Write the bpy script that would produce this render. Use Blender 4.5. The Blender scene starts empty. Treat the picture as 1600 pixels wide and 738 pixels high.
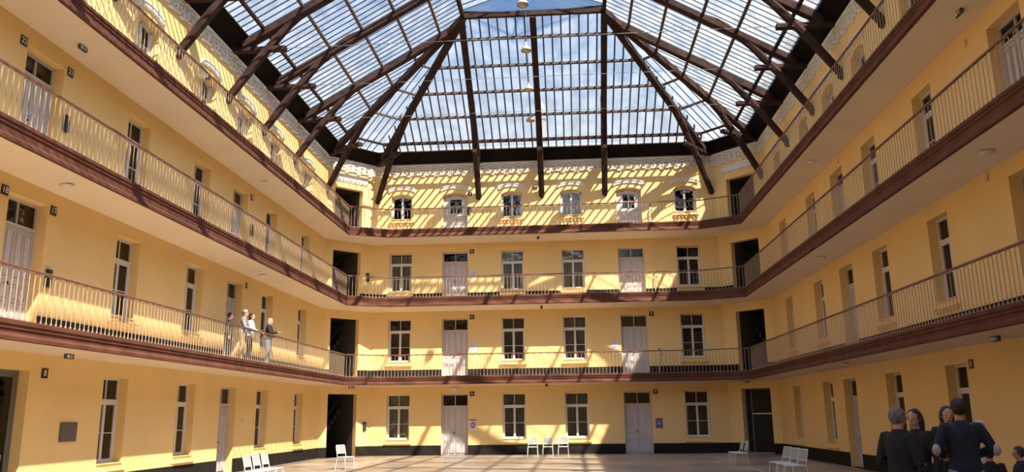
import bpy, bmesh, math, random
from mathutils import Vector, Matrix
random.seed(7)
PI = math.pi
COL = bpy.context.scene.collection
SC = bpy.context.scene

# ------------------------------------------------------------------ camera
F_PX = 1268.17
CAM = Vector((1.287, -40.158, 1.782))
YAW, PITCH, ROLL = -0.0711, 0.2192, -0.0119
def camera():
    c, s = math.cos(YAW), math.sin(YAW); cp, sp = math.cos(PITCH), math.sin(PITCH)
    R = Vector((c, -s, 0)); F0 = Vector((s, c, 0)); Z = Vector((0, 0, 1))
    F = cp*F0 + sp*Z; U = -sp*F0 + cp*Z
    cr, sr = math.cos(ROLL), math.sin(ROLL)
    R2, U2 = cr*R + sr*U, -sr*R + cr*U
    cd = bpy.data.cameras.new('camera'); cd.sensor_width = 36; cd.lens = F_PX/1600*36
    cd.clip_start = 0.05; cd.clip_end = 1000
    ob = bpy.data.objects.new('camera', cd); COL.objects.link(ob)
    m = Matrix((R2, U2, -F)).transposed().to_4x4(); m.translation = CAM
    ob.matrix_world = m
    SC.camera = ob
camera()

# ------------------------------------------------------------------ world, sun, exposure
SC.view_settings.view_transform = 'Standard'
SC.view_settings.look = 'None'
SC.view_settings.gamma = 1
SC.view_settings.use_curve_mapping = False
SC.view_settings.exposure = 0.46
SUN_STRENGTH = 11.5
SKY_STRENGTH = 0.78
SUN_DIR = Vector((0.50, -0.633, 1.0)).normalized()      # towards the sun

def world():
    w = bpy.data.worlds.new('sky'); SC.world = w; w.use_nodes = True
    nt = w.node_tree; N = nt.nodes; L = nt.links; N.clear()
    out = N.new('ShaderNodeOutputWorld'); bg = N.new('ShaderNodeBackground')
    tc = N.new('ShaderNodeTexCoord'); sep = N.new('ShaderNodeSeparateXYZ')
    L.new(tc.outputs['Generated'], sep.inputs[0])
    ramp = N.new('ShaderNodeValToRGB'); e = ramp.color_ramp.elements
    e[0].position = 0.0; e[0].color = (.66, .68, .70, 1)
    e[1].position = 1.0; e[1].color = (.10, .26, .62, 1)
    for p, c in ((.30, (.68, .76, .86, 1)), (.42, (.32, .54, .90, 1)), (.5, (.15, .36, .80, 1))):
        x = e.new(p); x.color = c
    L.new(sep.outputs['Z'], ramp.inputs[0])
    mp = N.new('ShaderNodeMapping'); mp.inputs['Scale'].default_value = (1.6, 1.1, 2.6); mp.inputs['Location'].default_value = (.35, .2, .1)
    L.new(tc.outputs['Generated'], mp.inputs[0])
    no = N.new('ShaderNodeTexNoise'); no.inputs['Scale'].default_value = 2.6; no.inputs['Detail'].default_value = 7; no.inputs['Roughness'].default_value = .55
    L.new(mp.outputs[0], no.inputs['Vector'])
    cr = N.new('ShaderNodeValToRGB'); cr.color_ramp.elements[0].position = .50; cr.color_ramp.elements[1].position = .74
    cr.color_ramp.elements[1].color = (.8, .8, .8, 1)
    L.new(no.outputs[0], cr.inputs[0])
    mx = N.new('ShaderNodeMix'); mx.data_type = 'RGBA'
    mx.inputs['B'].default_value = (.80, .84, .90, 1)
    L.new(cr.outputs[0], mx.inputs['Factor']); L.new(ramp.outputs[0], mx.inputs['A'])
    L.new(mx.outputs['Result'], bg.inputs[0])
    # the sky is brighter on the side of the sun
    dt = N.new('ShaderNodeVectorMath'); dt.operation = 'DOT_PRODUCT'; dt.inputs[1].default_value = SUN_DIR
    L.new(tc.outputs['Generated'], dt.inputs[0])
    mr = N.new('ShaderNodeMapRange'); mr.inputs['From Min'].default_value = .3; mr.inputs['From Max'].default_value = 1
    mr.inputs['To Min'].default_value = SKY_STRENGTH*.66; mr.inputs['To Max'].default_value = SKY_STRENGTH*3.4; mr.interpolation_type = 'SMOOTHSTEP'
    L.new(dt.outputs['Value'], mr.inputs['Value']); L.new(mr.outputs[0], bg.inputs[1])
    L.new(bg.outputs[0], out.inputs[0])
world()
sl = bpy.data.lights.new('sun', 'SUN'); sl.energy = SUN_STRENGTH; sl.angle = math.radians(0.6); sl.color = (1, .93, .80)
so = bpy.data.objects.new('sun', sl); COL.objects.link(so); so.location = (20, -20, 40)
so.rotation_euler = SUN_DIR.to_track_quat('Z', 'Y').to_euler()

# ------------------------------------------------------------------ materials
MATS = {}
def mat(name, col, rough=.7, metal=0, noise=0, nscale=3, bump=0, bscale=40, spec=.5, col2=None, stretch=None):
    if name in MATS: return MATS[name]
    m = bpy.data.materials.new(name); m.use_nodes = True; nt = m.node_tree; N = nt.nodes; L = nt.links
    b = N['Principled BSDF']; b.inputs['Roughness'].default_value = rough; b.inputs['Metallic'].default_value = metal
    b.inputs['Specular IOR Level'].default_value = spec
    b.inputs['Base Color'].default_value = (*col, 1)
    tc = N.new('ShaderNodeTexCoord')
    src = tc.outputs['Object']
    if stretch:
        mp = N.new('ShaderNodeMapping'); mp.inputs['Scale'].default_value = stretch; L.new(src, mp.inputs[0]); src = mp.outputs[0]
    if noise:
        no = N.new('ShaderNodeTexNoise'); no.inputs['Scale'].default_value = nscale; no.inputs['Detail'].default_value = 6
        L.new(src, no.inputs['Vector'])
        r = N.new('ShaderNodeValToRGB'); c2 = col2 or tuple(c*(1-noise) for c in col)
        r.color_ramp.elements[0].position = .35; r.color_ramp.elements[0].color = (*c2, 1)
        r.color_ramp.elements[1].position = .65; r.color_ramp.elements[1].color = (*col, 1)
        L.new(no.outputs[0], r.inputs[0]); L.new(r.outputs[0], b.inputs['Base Color'])
    if bump:
        n2 = N.new('ShaderNodeTexNoise'); n2.inputs['Scale'].default_value = bscale; n2.inputs['Detail'].default_value = 4
        L.new(src, n2.inputs['Vector'])
        bp = N.new('ShaderNodeBump'); bp.inputs['Strength'].default_value = bump; bp.inputs['Distance'].default_value = .01
        L.new(n2.outputs[0], bp.inputs['Height']); L.new(bp.outputs[0], b.inputs['Normal'])
    MATS[name] = m
    return m
YEL = mat('yellow_render', (.83, .565, .225), .85, noise=.06, nscale=.7, bump=.15, bscale=25)
SOF = mat('cream_soffit', (.74, .60, .44), .9, noise=.06, nscale=.8)
BRN = mat('brown_painted_edge', (.135, .050, .030), .8, noise=.3, nscale=2, spec=.15)
RAILM = mat('brown_handrail', (.16, .065, .045), .45)
BALM = mat('taupe_iron', (.38, .27, .18), .55)
TIM = mat('dark_timber', (.052, .026, .020), .8, noise=.5, nscale=3, bump=.4, bscale=12, spec=.15)
GUT = mat('black_brown_boards', (.012, .008, .007), .9, noise=.3, nscale=2, spec=.08)
PLN = mat('black_plinth_paint', (.020, .016, .013), .8, noise=.25, nscale=2, spec=.15)
WHT = mat('white_stucco', (.80, .76, .70), .75)
STO = mat('cream_band_stucco', (.60, .53, .43), .8)
WFR = mat('white_window_paint', (.66, .62, .60), .5)
DOR = mat('mauve_grey_door_paint', (.57, .50, .46), .55, noise=.07, nscale=2)
SILL = mat('ochre_sill', (.80, .54, .22), .8)
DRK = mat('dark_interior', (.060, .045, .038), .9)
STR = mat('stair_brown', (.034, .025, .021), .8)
BAR = mat('dark_glazing_bar', (.022, .017, .016), .5)
PURL = mat('purlin_timber', (.10, .065, .052), .7, noise=.4, nscale=4)
CWH = mat('white_powder_coat', (.62, .61, .58), .4)
CMS = mat('pale_mesh_fabric', (.33, .33, .29), .8, noise=.1, nscale=60)
BLK = mat('black_plastic', (.012, .012, .012), .45)
DGR = mat('dark_grey_metal', (.10, .095, .09), .5, noise=.2, nscale=12)
CUR1 = mat('olive_curtain', (.62, .58, .42), .9)
CUR2 = mat('grey_curtain', (.40, .37, .30), .9)
CUR3 = mat('pale_curtain', (.75, .72, .66), .9)
PAP = mat('white_paper', (.72, .70, .72), .8, noise=.2, nscale=30)
LAMPM = mat('aged_lamp_metal', (.40, .36, .30), .4, metal=.3)
SLATE = mat('pale_zinc_roof', (.34, .35, .36), .5, noise=.15, nscale=1)
STEEL = mat('steel_rod', (.16, .15, .14), .6, metal=.2)

def floor_mat():
    m = bpy.data.materials.new('polished_screed'); m.use_nodes = True; nt = m.node_tree; N = nt.nodes; L = nt.links
    b = N['Principled BSDF']; tc = N.new('ShaderNodeTexCoord')
    n1 = N.new('ShaderNodeTexNoise'); n1.inputs['Scale'].default_value = .35; n1.inputs['Detail'].default_value = 8; n1.inputs['Roughness'].default_value = .65
    L.new(tc.outputs['Object'], n1.inputs['Vector'])
    r = N.new('ShaderNodeValToRGB'); r.color_ramp.elements[0].position = .38; r.color_ramp.elements[0].color = (.26, .18, .125, 1)
    r.color_ramp.elements[1].position = .62; r.color_ramp.elements[1].color = (.46, .36, .26, 1)
    L.new(n1.outputs[0], r.inputs[0])
    n2 = N.new('ShaderNodeTexNoise'); n2.inputs['Scale'].default_value = 9; n2.inputs['Detail'].default_value = 4
    L.new(tc.outputs['Object'], n2.inputs['Vector'])
    mx = N.new('ShaderNodeMix'); mx.data_type = 'RGBA'; mx.blend_type = 'MULTIPLY'; mx.inputs['Factor'].default_value = .35
    L.new(r.outputs[0], mx.inputs['A']); L.new(n2.outputs[0], mx.inputs['B'])
    L.new(mx.outputs['Result'], b.inputs['Base Color'])
    rr = N.new('ShaderNodeMapRange'); rr.inputs['To Min'].default_value = .22; rr.inputs['To Max'].default_value = .5
    L.new(n1.outputs[0], rr.inputs['Value']); L.new(rr.outputs[0], b.inputs['Roughness'])
    return m
FLO = floor_mat()

def roof_glass():
    m = bpy.data.materials.new('weathered_roof_glass'); m.use_nodes = True; nt = m.node_tree; N = nt.nodes; L = nt.links
    N.clear(); out = N.new('ShaderNodeOutputMaterial')
    tr = N.new('ShaderNodeBsdfTransparent'); tr.inputs[0].default_value = (.95, .97, .97, 1)
    tl = N.new('ShaderNodeBsdfTranslucent'); tl.inputs[0].default_value = (.86, .88, .88, 1)
    gl = N.new('ShaderNodeBsdfGlossy'); gl.inputs[0].default_value = (.9, .9, .9, 1); gl.inputs['Roughness'].default_value = .1
    tc = N.new('ShaderNodeTexCoord'); no = N.new('ShaderNodeTexNoise'); no.inputs['Scale'].default_value = 1.4; no.inputs['Detail'].default_value = 6
    L.new(tc.outputs['Object'], no.inputs['Vector'])
    mr = N.new('ShaderNodeMapRange'); mr.inputs['From Min'].default_value = .35; mr.inputs['From Max'].default_value = .7
    mr.inputs['To Min'].default_value = .10; mr.inputs['To Max'].default_value = .27
    L.new(no.outputs[0], mr.inputs['Value'])
    m1 = N.new('ShaderNodeMixShader'); L.new(mr.outputs[0], m1.inputs[0]); L.new(tr.outputs[0], m1.inputs[1]); L.new(tl.outputs[0], m1.inputs[2])
    m2 = N.new('ShaderNodeMixShader'); m2.inputs[0].default_value = .03
    L.new(m1.outputs[0], m2.inputs[1]); L.new(gl.outputs[0], m2.inputs[2]); L.new(m2.outputs[0], out.inputs[0])
    return m
RGL = roof_glass()
def pane_glass():
    m = bpy.data.materials.new('window_glass'); m.use_nodes = True; nt = m.node_tree; N = nt.nodes; L = nt.links
    N.clear(); out = N.new('ShaderNodeOutputMaterial')
    tr = N.new('ShaderNodeBsdfTransparent'); tr.inputs[0].default_value = (.72, .74, .72, 1)
    gl = N.new('ShaderNodeBsdfGlossy'); gl.inputs[0].default_value = (.9, .9, .9, 1); gl.inputs['Roughness'].default_value = .015
    fr = N.new('ShaderNodeFresnel'); fr.inputs[0].default_value = 1.6
    tc = N.new('ShaderNodeTexCoord'); no = N.new('ShaderNodeTexNoise'); no.inputs['Scale'].default_value = 2.2
    L.new(tc.outputs['Object'], no.inputs['Vector'])
    bp = N.new('ShaderNodeBump'); bp.inputs['Strength'].default_value = .5; bp.inputs['Distance'].default_value = .02
    L.new(no.outputs[0], bp.inputs['Height']); L.new(bp.outputs[0], gl.inputs['Normal'])
    mx = N.new('ShaderNodeMixShader'); L.new(fr.outputs[0], mx.inputs[0]); L.new(tr.outputs[0], mx.inputs[1]); L.new(gl.outputs[0], mx.inputs[2])
    L.new(mx.outputs[0], out.inputs[0]); return m
PGL = pane_glass()

# ------------------------------------------------------------------ mesh helpers
class MB:
    def __init__(s): s.v = []; s.f = []; s.m = []; s.mi = 0
    def add(s, vs, fs):
        o = len(s.v); s.v += [tuple(v) for v in vs]
        for f in fs: s.f.append(tuple(o+i for i in f)); s.m.append(s.mi)
        return s
    def box(s, x0, x1, y0, y1, z0, z1, bev=0):
        if x0 > x1: x0, x1 = x1, x0
        if y0 > y1: y0, y1 = y1, y0
        if z0 > z1: z0, z1 = z1, z0
        if bev:
            b = min(bev, (x1-x0)*.45, (y1-y0)*.45, (z1-z0)*.45)
            vs = []
            for (sx, ex) in ((0, x0), (1, x1)):
                for (sy, ey) in ((0, y0), (1, y1)):
                    for (sz, ez) in ((0, z0), (1, z1)):
                        ix = ex+(b if not sx else -b); iy = ey+(b if not sy else -b); iz = ez+(b if not sz else -b)
                        vs += [(ex, iy, iz), (ix, ey, iz), (ix, iy, ez)]
            bm = bmesh.new()
            for v in vs: bm.verts.new(v)
            bmesh.ops.convex_hull(bm, input=bm.verts[:])
            bm.verts.index_update()
            s.add([v.co[:] for v in bm.verts], [[v.index for v in f.verts] for f in bm.faces]); bm.free()
            return s
        return s.add([(x0, y0, z0), (x1, y0, z0), (x1, y1, z0), (x0, y1, z0), (x0, y0, z1), (x1, y0, z1), (x1, y1, z1), (x0, y1, z1)],
                     [(0, 3, 2, 1), (4, 5, 6, 7), (0, 1, 5, 4), (1, 2, 6, 5), (2, 3, 7, 6), (3, 0, 4, 7)])
    def beam(s, a, b, w, h, up=(0, 0, 1), ch=.12):
        """chamfered rectangular bar from a to b, width w across, height h along up"""
        a, b = Vector(a), Vector(b); d = (b-a).normalized(); u = Vector(up); sd = d.cross(u)
        if sd.length < 1e-4: sd = Vector((1, 0, 0))
        sd.normalize(); u = sd.cross(d).normalized()
        c = min(w, h)*ch
        prof = [(-w/2+c, -h/2), (w/2-c, -h/2), (w/2, -h/2+c), (w/2, h/2-c), (w/2-c, h/2), (-w/2+c, h/2), (-w/2, h/2-c), (-w/2, -h/2+c)] if ch else \
               [(-w/2, -h/2), (w/2, -h/2), (w/2, h/2), (-w/2, h/2)]
        n = len(prof)
        vs = [p+sd*x+u*y for p in (a, b) for x, y in prof]
        fs = [(i, (i+1) % n, n+(i+1) % n, n+i) for i in range(n)] + [tuple(range(n))[::-1], tuple(range(n, 2*n))]
        return s.add(vs, fs)
    def tube(s, pts, r, seg=10, cap=True, ref=None):
        """r: number, or per point number / (rx, ry)"""
        pts = [Vector(p) for p in pts]; n = len(pts)
        if not isinstance(r, (list, tuple)): r = [r]*n
        rings = []; prev = None
        for i, p in enumerate(pts):
            if i == 0: d = pts[1]-p
            elif i == n-1: d = p-pts[-2]
            else: d = (pts[i+1]-p).normalized()+(p-pts[i-1]).normalized()
            if d.length < 1e-9: d = Vector((0, 0, 1))
            d.normalize()
            if prev is None:
                x = Vector(ref) if ref else (Vector((1, 0, 0)) if abs(d.x) < .9 else Vector((0, 1, 0)))
            else: x = prev
            x = (x-d*x.dot(d))
            if x.length < 1e-5: x = Vector((0, 1, 0))-d*d.y
            x.normalize(); y = d.cross(x); prev = x
            rr = r[i]; rx, ry = rr if isinstance(rr, (tuple, list)) else (rr, rr)
            rings.append([p+x*rx*math.cos(2*PI*k/seg)+y*ry*math.sin(2*PI*k/seg) for k in range(seg)])
        vs = [v for rg in rings for v in rg]; fs = []
        for i in range(n-1):
            for k in range(seg):
                k2 = (k+1) % seg; fs.append((i*seg+k, i*seg+k2, (i+1)*seg+k2, (i+1)*seg+k))
        if cap: fs.append(tuple(range(seg))[::-1]); fs.append(tuple((n-1)*seg+k for k in range(seg)))
        return s.add(vs, fs)
    def ball(s, c, rx, ry=None, rz=None, seg=14, rings=9):
        ry = rx if ry is None else ry; rz = rx if rz is None else rz
        vs = [(c[0], c[1], c[2]-rz)]; fs = []
        for i in range(1, rings):
            a = -PI/2+PI*i/rings
            for k in range(seg):
                t = 2*PI*k/seg; vs.append((c[0]+rx*math.cos(a)*math.cos(t), c[1]+ry*math.cos(a)*math.sin(t), c[2]+rz*math.sin(a)))
        vs.append((c[0], c[1], c[2]+rz)); T = len(vs)-1
        for k in range(seg):
            k2 = (k+1) % seg; fs.append((0, 1+k2, 1+k)); fs.append((T, T-seg+k, T-seg+k2))
            for i in range(rings-2): o = 1+i*seg; fs.append((o+k, o+k2, o+seg+k2, o+seg+k))
        return s.add(vs, fs)
    def lathe(s, prof, c=(0, 0, 0), seg=20):
        vs = []; fs = []; n = len(prof)
        for r, z in prof:
            for k in range(seg):
                t = 2*PI*k/seg; vs.append((c[0]+r*math.cos(t), c[1]+r*math.sin(t), c[2]+z))
        for i in range(n-1):
            for k in range(seg):
                k2 = (k+1) % seg; fs.append((i*seg+k, i*seg+k2, (i+1)*seg+k2, (i+1)*seg+k))
        fs.append(tuple(range(seg))[::-1]); fs.append(tuple((n-1)*seg+k for k in range(seg)))
        return s.add(vs, fs)
    def prism(s, poly, y0, y1):
        """poly in xz plane extruded over y"""
        n = len(poly)
        vs = [(x, y0, z) for x, z in poly]+[(x, y1, z) for x, z in poly]
        return s.add(vs, [tuple(range(n)), tuple(range(n, 2*n))[::-1]]+[((i+1) % n, i, n+i, n+(i+1) % n) for i in range(n)])
    def mesh(s, name, mats, smooth=False):
        me = bpy.data.meshes.new(name); me.from_pydata(s.v, [], s.f)
        for m in (mats if isinstance(mats, (list, tuple)) else [mats]): me.materials.append(m)
        me.polygons.foreach_set('material_index', s.m)
        if smooth: me.polygons.foreach_set('use_smooth', [True]*len(me.polygons))
        me.update(); return me
    def build(s, name, mats, parent=None, smooth=False):
        return link(name, s.mesh(name, mats, smooth), parent)
def link(name, data, parent=None, loc=None, rz=None):
    o = bpy.data.objects.new(name, data); COL.objects.link(o)
    if parent: o.parent = parent
    if loc is not None: o.location = loc
    if rz is not None: o.rotation_euler = (0, 0, rz)
    return o
def tag(o, label=None, cat=None, group=None, kind=None):
    if label: o['label'] = label
    if cat: o['category'] = cat
    if group: o['group'] = group
    if kind: o['kind'] = kind
    return o
def thing(name, label, cat, loc=(0, 0, 0), rz=0, group=None, kind=None):
    return tag(link(name, None, None, loc, rz), label, cat, group, kind)
def dup(root, loc=None, rz=None, label=None, group=None):
    r = root.copy(); COL.objects.link(r)
    if loc is not None: r.location = loc
    if rz is not None: r.rotation_euler = (0, 0, rz)
    if label: r['label'] = label
    if group: r['group'] = group
    for ch in list(root.children):
        c = ch.copy(); COL.objects.link(c); c.parent = r
        for g in list(ch.children):
            d = g.copy(); COL.objects.link(d); d.parent = c
    return r
def sweep(mb, path, prof, closed_prof=True):
    """prof: (offset to the left of travel, z)"""
    P = [Vector(p) for p in path]; n = len(P); off = []
    for i in range(n):
        ns = []
        if i > 0: d = (P[i]-P[i-1]).normalized(); ns.append(Vector((-d.y, d.x)))
        if i < n-1: d = (P[i+1]-P[i]).normalized(); ns.append(Vector((-d.y, d.x)))
        m = sum(ns, Vector((0, 0))).normalized(); off.append(m/max(.3, m.dot(ns[0])))
    k = len(prof); vs = [(P[i].x+off[i].x*o, P[i].y+off[i].y*o, z) for i in range(n) for o, z in prof]
    fs = []
    for i in range(n-1):
        for j in range(k if closed_prof else k-1):
            j2 = (j+1) % k; fs.append((i*k+j, (i+1)*k+j, (i+1)*k+j2, i*k+j2))
    if closed_prof: fs.append(tuple(range(k))); fs.append(tuple((n-1)*k+j for j in range(k))[::-1])
    mb.add(vs, fs); return mb

# ------------------------------------------------------------------ layout numbers
HW = 10.6; CX, CY = 8.7, 1.95             # room half width, chamfer corner
YN = -46.0                                # end of the court behind the camera
FL = [0, 3.68, 7.52, 10.95]               # floor levels
FB = [None, 3.33, 7.10, 10.58]            # underside of gallery edges
FS = [None, 3.28, 6.98, 10.44]            # soffit at the wall
RL = [None, 4.77, 8.57, 12.04]            # handrail tops
OT = [2.9, 6.62, 10.01, 13.13]            # opening tops
WB = [.735, 4.48, 8.0, 11.77]             # window bottoms
REV = .30
CH = math.atan2(CY, HW-CX)
CLEN = math.hypot(CY, HW-CX)
WALLS = dict(back=((0, 0, 0), 0), left=((-HW, 0, 0), PI/2), right=((HW, 0, 0), -PI/2),
             corner_left=((-HW, -CY, 0), CH), corner_right=((CX, 0, 0), -CH))
def on_wall(w, s, z, d=0):
    o, rz = WALLS[w]; c, sn = math.cos(rz), math.sin(rz)
    return (o[0]+s*c-d*sn, o[1]+s*sn+d*c, z)
BW = {'w1': -7.28, 'd1': -4.48, 'w2': -1.57, 'w3': 1.475, 'd2': 4.39, 'w4': 7.215}
SIDE = [('w', 4.40, 5.50), ('w', 8.62, 9.76), ('d', 11.68, 13.0), ('w', 14.87, 16.05), ('w', 18.86, 20.02), ('d', 22.93, 24.26)]
def openings(w):
    """(kind, s0, s1, floor, z0, z1, arched)"""
    out = []
    if w == 'back':
        for k, c in BW.items():
            h = .66 if k[0] == 'd' else .575
            for f in range(4):
                hh = h-.03*(f == 3)
                out.append((k[0], c-hh, c+hh, f, FL[f] if k[0] == 'd' else WB[f], OT[f], f == 3))
    elif w in ('left', 'right'):
        for k, a, b in SIDE:
            for f in range(4):
                if f == 3 and k == 'd' and a > 20: continue
                aa, bb = a, b
                if w == 'right' and f == 0 and k == 'd' and a < 20: aa, bb = 10.97, 12.24
                s0, s1 = (-bb, -aa) if w == 'left' else (aa, bb)
                out.append((k, s0, s1, f, FL[f] if k == 'd' else WB[f], OT[f], f == 3))
    else:
        for f in range(4):
            s0, s1 = (.42, 1.99) if w == 'corner_left' else (CLEN-1.99, CLEN-.44)
            out.append(('p', s0, s1, f, FL[f], (2.94, 6.6, 10.0, 13.22)[f], False))
    return out
ZTOP = 15.3
def arc(s0, s1, zc, rise=.14, n=10):
    """points of a segmental arch from left spring to right spring, crown at zc"""
    h = (s1-s0)/2; R = (h*h+rise*rise)/(2*rise); a = math.asin(h/R); c = (s0+s1)/2
    return [(c+R*math.sin(-a+2*a*i/n), zc-R+R*math.cos(-a+2*a*i/n)) for i in range(n+1)]
def make_wall(name, w, sa, sb):
    ops = openings(w); mb = MB()
    S = sorted({sa, sb, *[round(o[1], 4) for o in ops], *[round(o[2], 4) for o in ops]})
    Zs = sorted({0, ZTOP, *[o[4] for o in ops], *[o[5] for o in ops]})
    idx = {}
    def P(s, z):
        k = (round(s, 4), round(z, 4))
        if k not in idx: idx[k] = len(mb.v); mb.v.append((s, 0, z))
        return idx[k]
    for i in range(len(S)-1):
        for j in range(len(Zs)-1):
            sm, zm = (S[i]+S[i+1])/2, (Zs[j]+Zs[j+1])/2
            if any(o[1] < sm < o[2] and o[4] < zm < o[5] for o in ops): continue
            mb.f.append((P(S[i], Zs[j]), P(S[i+1], Zs[j]), P(S[i+1], Zs[j+1]), P(S[i], Zs[j+1]))); mb.m.append(0)
    for k, s0, s1, f, z0, z1, ar in ops:
        r = REV if k != 'p' else .30
        depth = 1.4 if k != 'p' else 3.0
        if ar:
            A = arc(s0, s1, z1); zs = A[0][1]; n = len(A)-1
            for i in range(n):      # spandrels between the arch and the square hole, and the arch soffit
                a, b = A[i], A[i+1]
                mb.mi = 0; mb.add([(a[0], 0, a[1]), (b[0], 0, b[1]), (b[0], 0, z1), (a[0], 0, z1)], [(0, 1, 2, 3)])
                mb.add([(a[0], 0, a[1]), (b[0], 0, b[1]), (b[0], r, b[1]), (a[0], r, a[1])], [(0, 3, 2, 1)])
        else:
            zs = z1
            mb.mi = 0; mb.add([(s0, 0, z1), (s1, 0, z1), (s1, r, z1), (s0, r, z1)], [(0, 3, 2, 1)])
        mb.mi = 0
        mb.add([(s0, 0, z0), (s0, 0, zs), (s0, r, zs), (s0, r, z0)], [(0, 3, 2, 1)])
        mb.add([(s1, 0, z0), (s1, 0, zs), (s1, r, zs), (s1, r, z0)], [(0, 1, 2, 3)])
        mb.add([(s0, 0, z0), (s1, 0, z0), (s1, r, z0), (s0, r, z0)], [(0, 1, 2, 3)])
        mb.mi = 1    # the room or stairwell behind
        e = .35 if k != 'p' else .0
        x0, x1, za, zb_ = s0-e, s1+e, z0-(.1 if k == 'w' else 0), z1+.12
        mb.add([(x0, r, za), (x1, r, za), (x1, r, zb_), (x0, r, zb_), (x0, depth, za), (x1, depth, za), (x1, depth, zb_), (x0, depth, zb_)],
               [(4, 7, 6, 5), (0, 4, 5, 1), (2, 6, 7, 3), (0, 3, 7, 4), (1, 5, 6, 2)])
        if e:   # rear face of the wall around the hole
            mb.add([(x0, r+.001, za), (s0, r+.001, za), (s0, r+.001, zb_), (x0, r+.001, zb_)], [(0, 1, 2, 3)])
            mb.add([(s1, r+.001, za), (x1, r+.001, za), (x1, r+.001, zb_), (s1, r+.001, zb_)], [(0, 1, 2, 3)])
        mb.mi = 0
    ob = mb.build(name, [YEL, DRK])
    ob.location = WALLS[w][0]; ob.rotation_euler = (0, 0, WALLS[w][1])
    return tag(ob, kind='structure')
make_wall('wall_back', 'back', -CX, CX)
make_wall('wall_left', 'left', YN, -CY)
make_wall('wall_right', 'right', CY, -YN)
make_wall('wall_corner_left', 'corner_left', 0, CLEN)
make_wall('wall_corner_right', 'corner_right', 0, CLEN)
tag(MB().add([(-HW, YN, 0), (HW, YN, 0), (HW, YN, ZTOP+4), (-HW, YN, ZTOP+4)], [(0, 1, 2, 3)]).build('wall_front', YEL), kind='structure')

# floor
mb = MB()
mb.box(-13, 13, YN, 3.5, -.12, 0)
tag(mb.build('floor', FLO), kind='structure')
pale = mat('pale_floor_strip', (.42, .34, .26), .5)
for i, x in enumerate((-7.2, 7.2)):
    tag(MB().box(x-.07, x+.07, YN, -1.6, 0, .006).build('trim_%d' % (i+1), pale), kind='structure')
tag(MB().box(-7.2, 7.2, -1.72, -1.6, 0, .0055).build('trim_3', pale), kind='structure')

# plinth bands
bi = 0
for w, (sa, sb) in dict(back=(-CX, CX), left=(YN, -CY), right=(CY, -YN), corner_left=(0, CLEN), corner_right=(0, CLEN)).items():
    mb = MB()
    for f, h in enumerate((.47, .42, .38, .24)):
        cuts = sorted([(o[1], o[2]) for o in openings(w) if o[3] == f and o[0] in 'dp']); s = sa
        for a, b in cuts+[(sb, sb)]:
            if a-s > .02: mb.box(s, a, -.025, .001, FL[f], FL[f]+h)
            s = b
    ob = mb.build('baseboard_'+w, PLN); ob.location = WALLS[w][0]; ob.rotation_euler = (0, 0, WALLS[w][1])
    tag(ob, kind='structure')

# ------------------------------------------------------------------ galleries
WP = [(-HW, YN), (-HW, -CY), (-CX, 0), (CX, 0), (HW, -CY), (HW, YN)]
FP = [(-9.43, YN), (-9.43, -2.07), (-7.64, -1.17), (7.64, -1.17), (9.43, -2.07), (9.43, YN)]
LV = {1: 'lowest', 2: 'middle', 3: 'top'}
for f in (1, 2, 3):
    g = thing('gallery', '%s cream-bottomed walkway with red-brown edge running round the court' % LV[f], 'balcony', (0, 0, 0), group='galleries round the court')
    T, B, S = FL[f], FB[f], FS[f]
    mb = MB(); n = len(WP); vs = []
    for i in range(n): vs += [(*WP[i], T), (*FP[i], T), (*FP[i], B+.02), (*WP[i], S)]
    fs = []
    for i in range(n-1):
        a, b = i*4, i*4+4
        fs += [(a, b, b+1, a+1), (a+1, b+1, b+2, a+2), (a+2, b+2, b+3, a+3)]
    mb.add(vs, fs); mb.build('slab', SOF, g)
    prof = [(-.07, T+.02), (-.07, T-.05), (-.045, T-.07), (-.045, T-.13), (-.02, T-.15), (-.02, B+.13), (-.05, B+.10), (-.07, B+.07), (-.07, B), (.0, B-.01), (.06, B+.02), (.06, T+.02)]
    sweep(MB(), FP, prof).build('edge_moulding', BRN, g)

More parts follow.
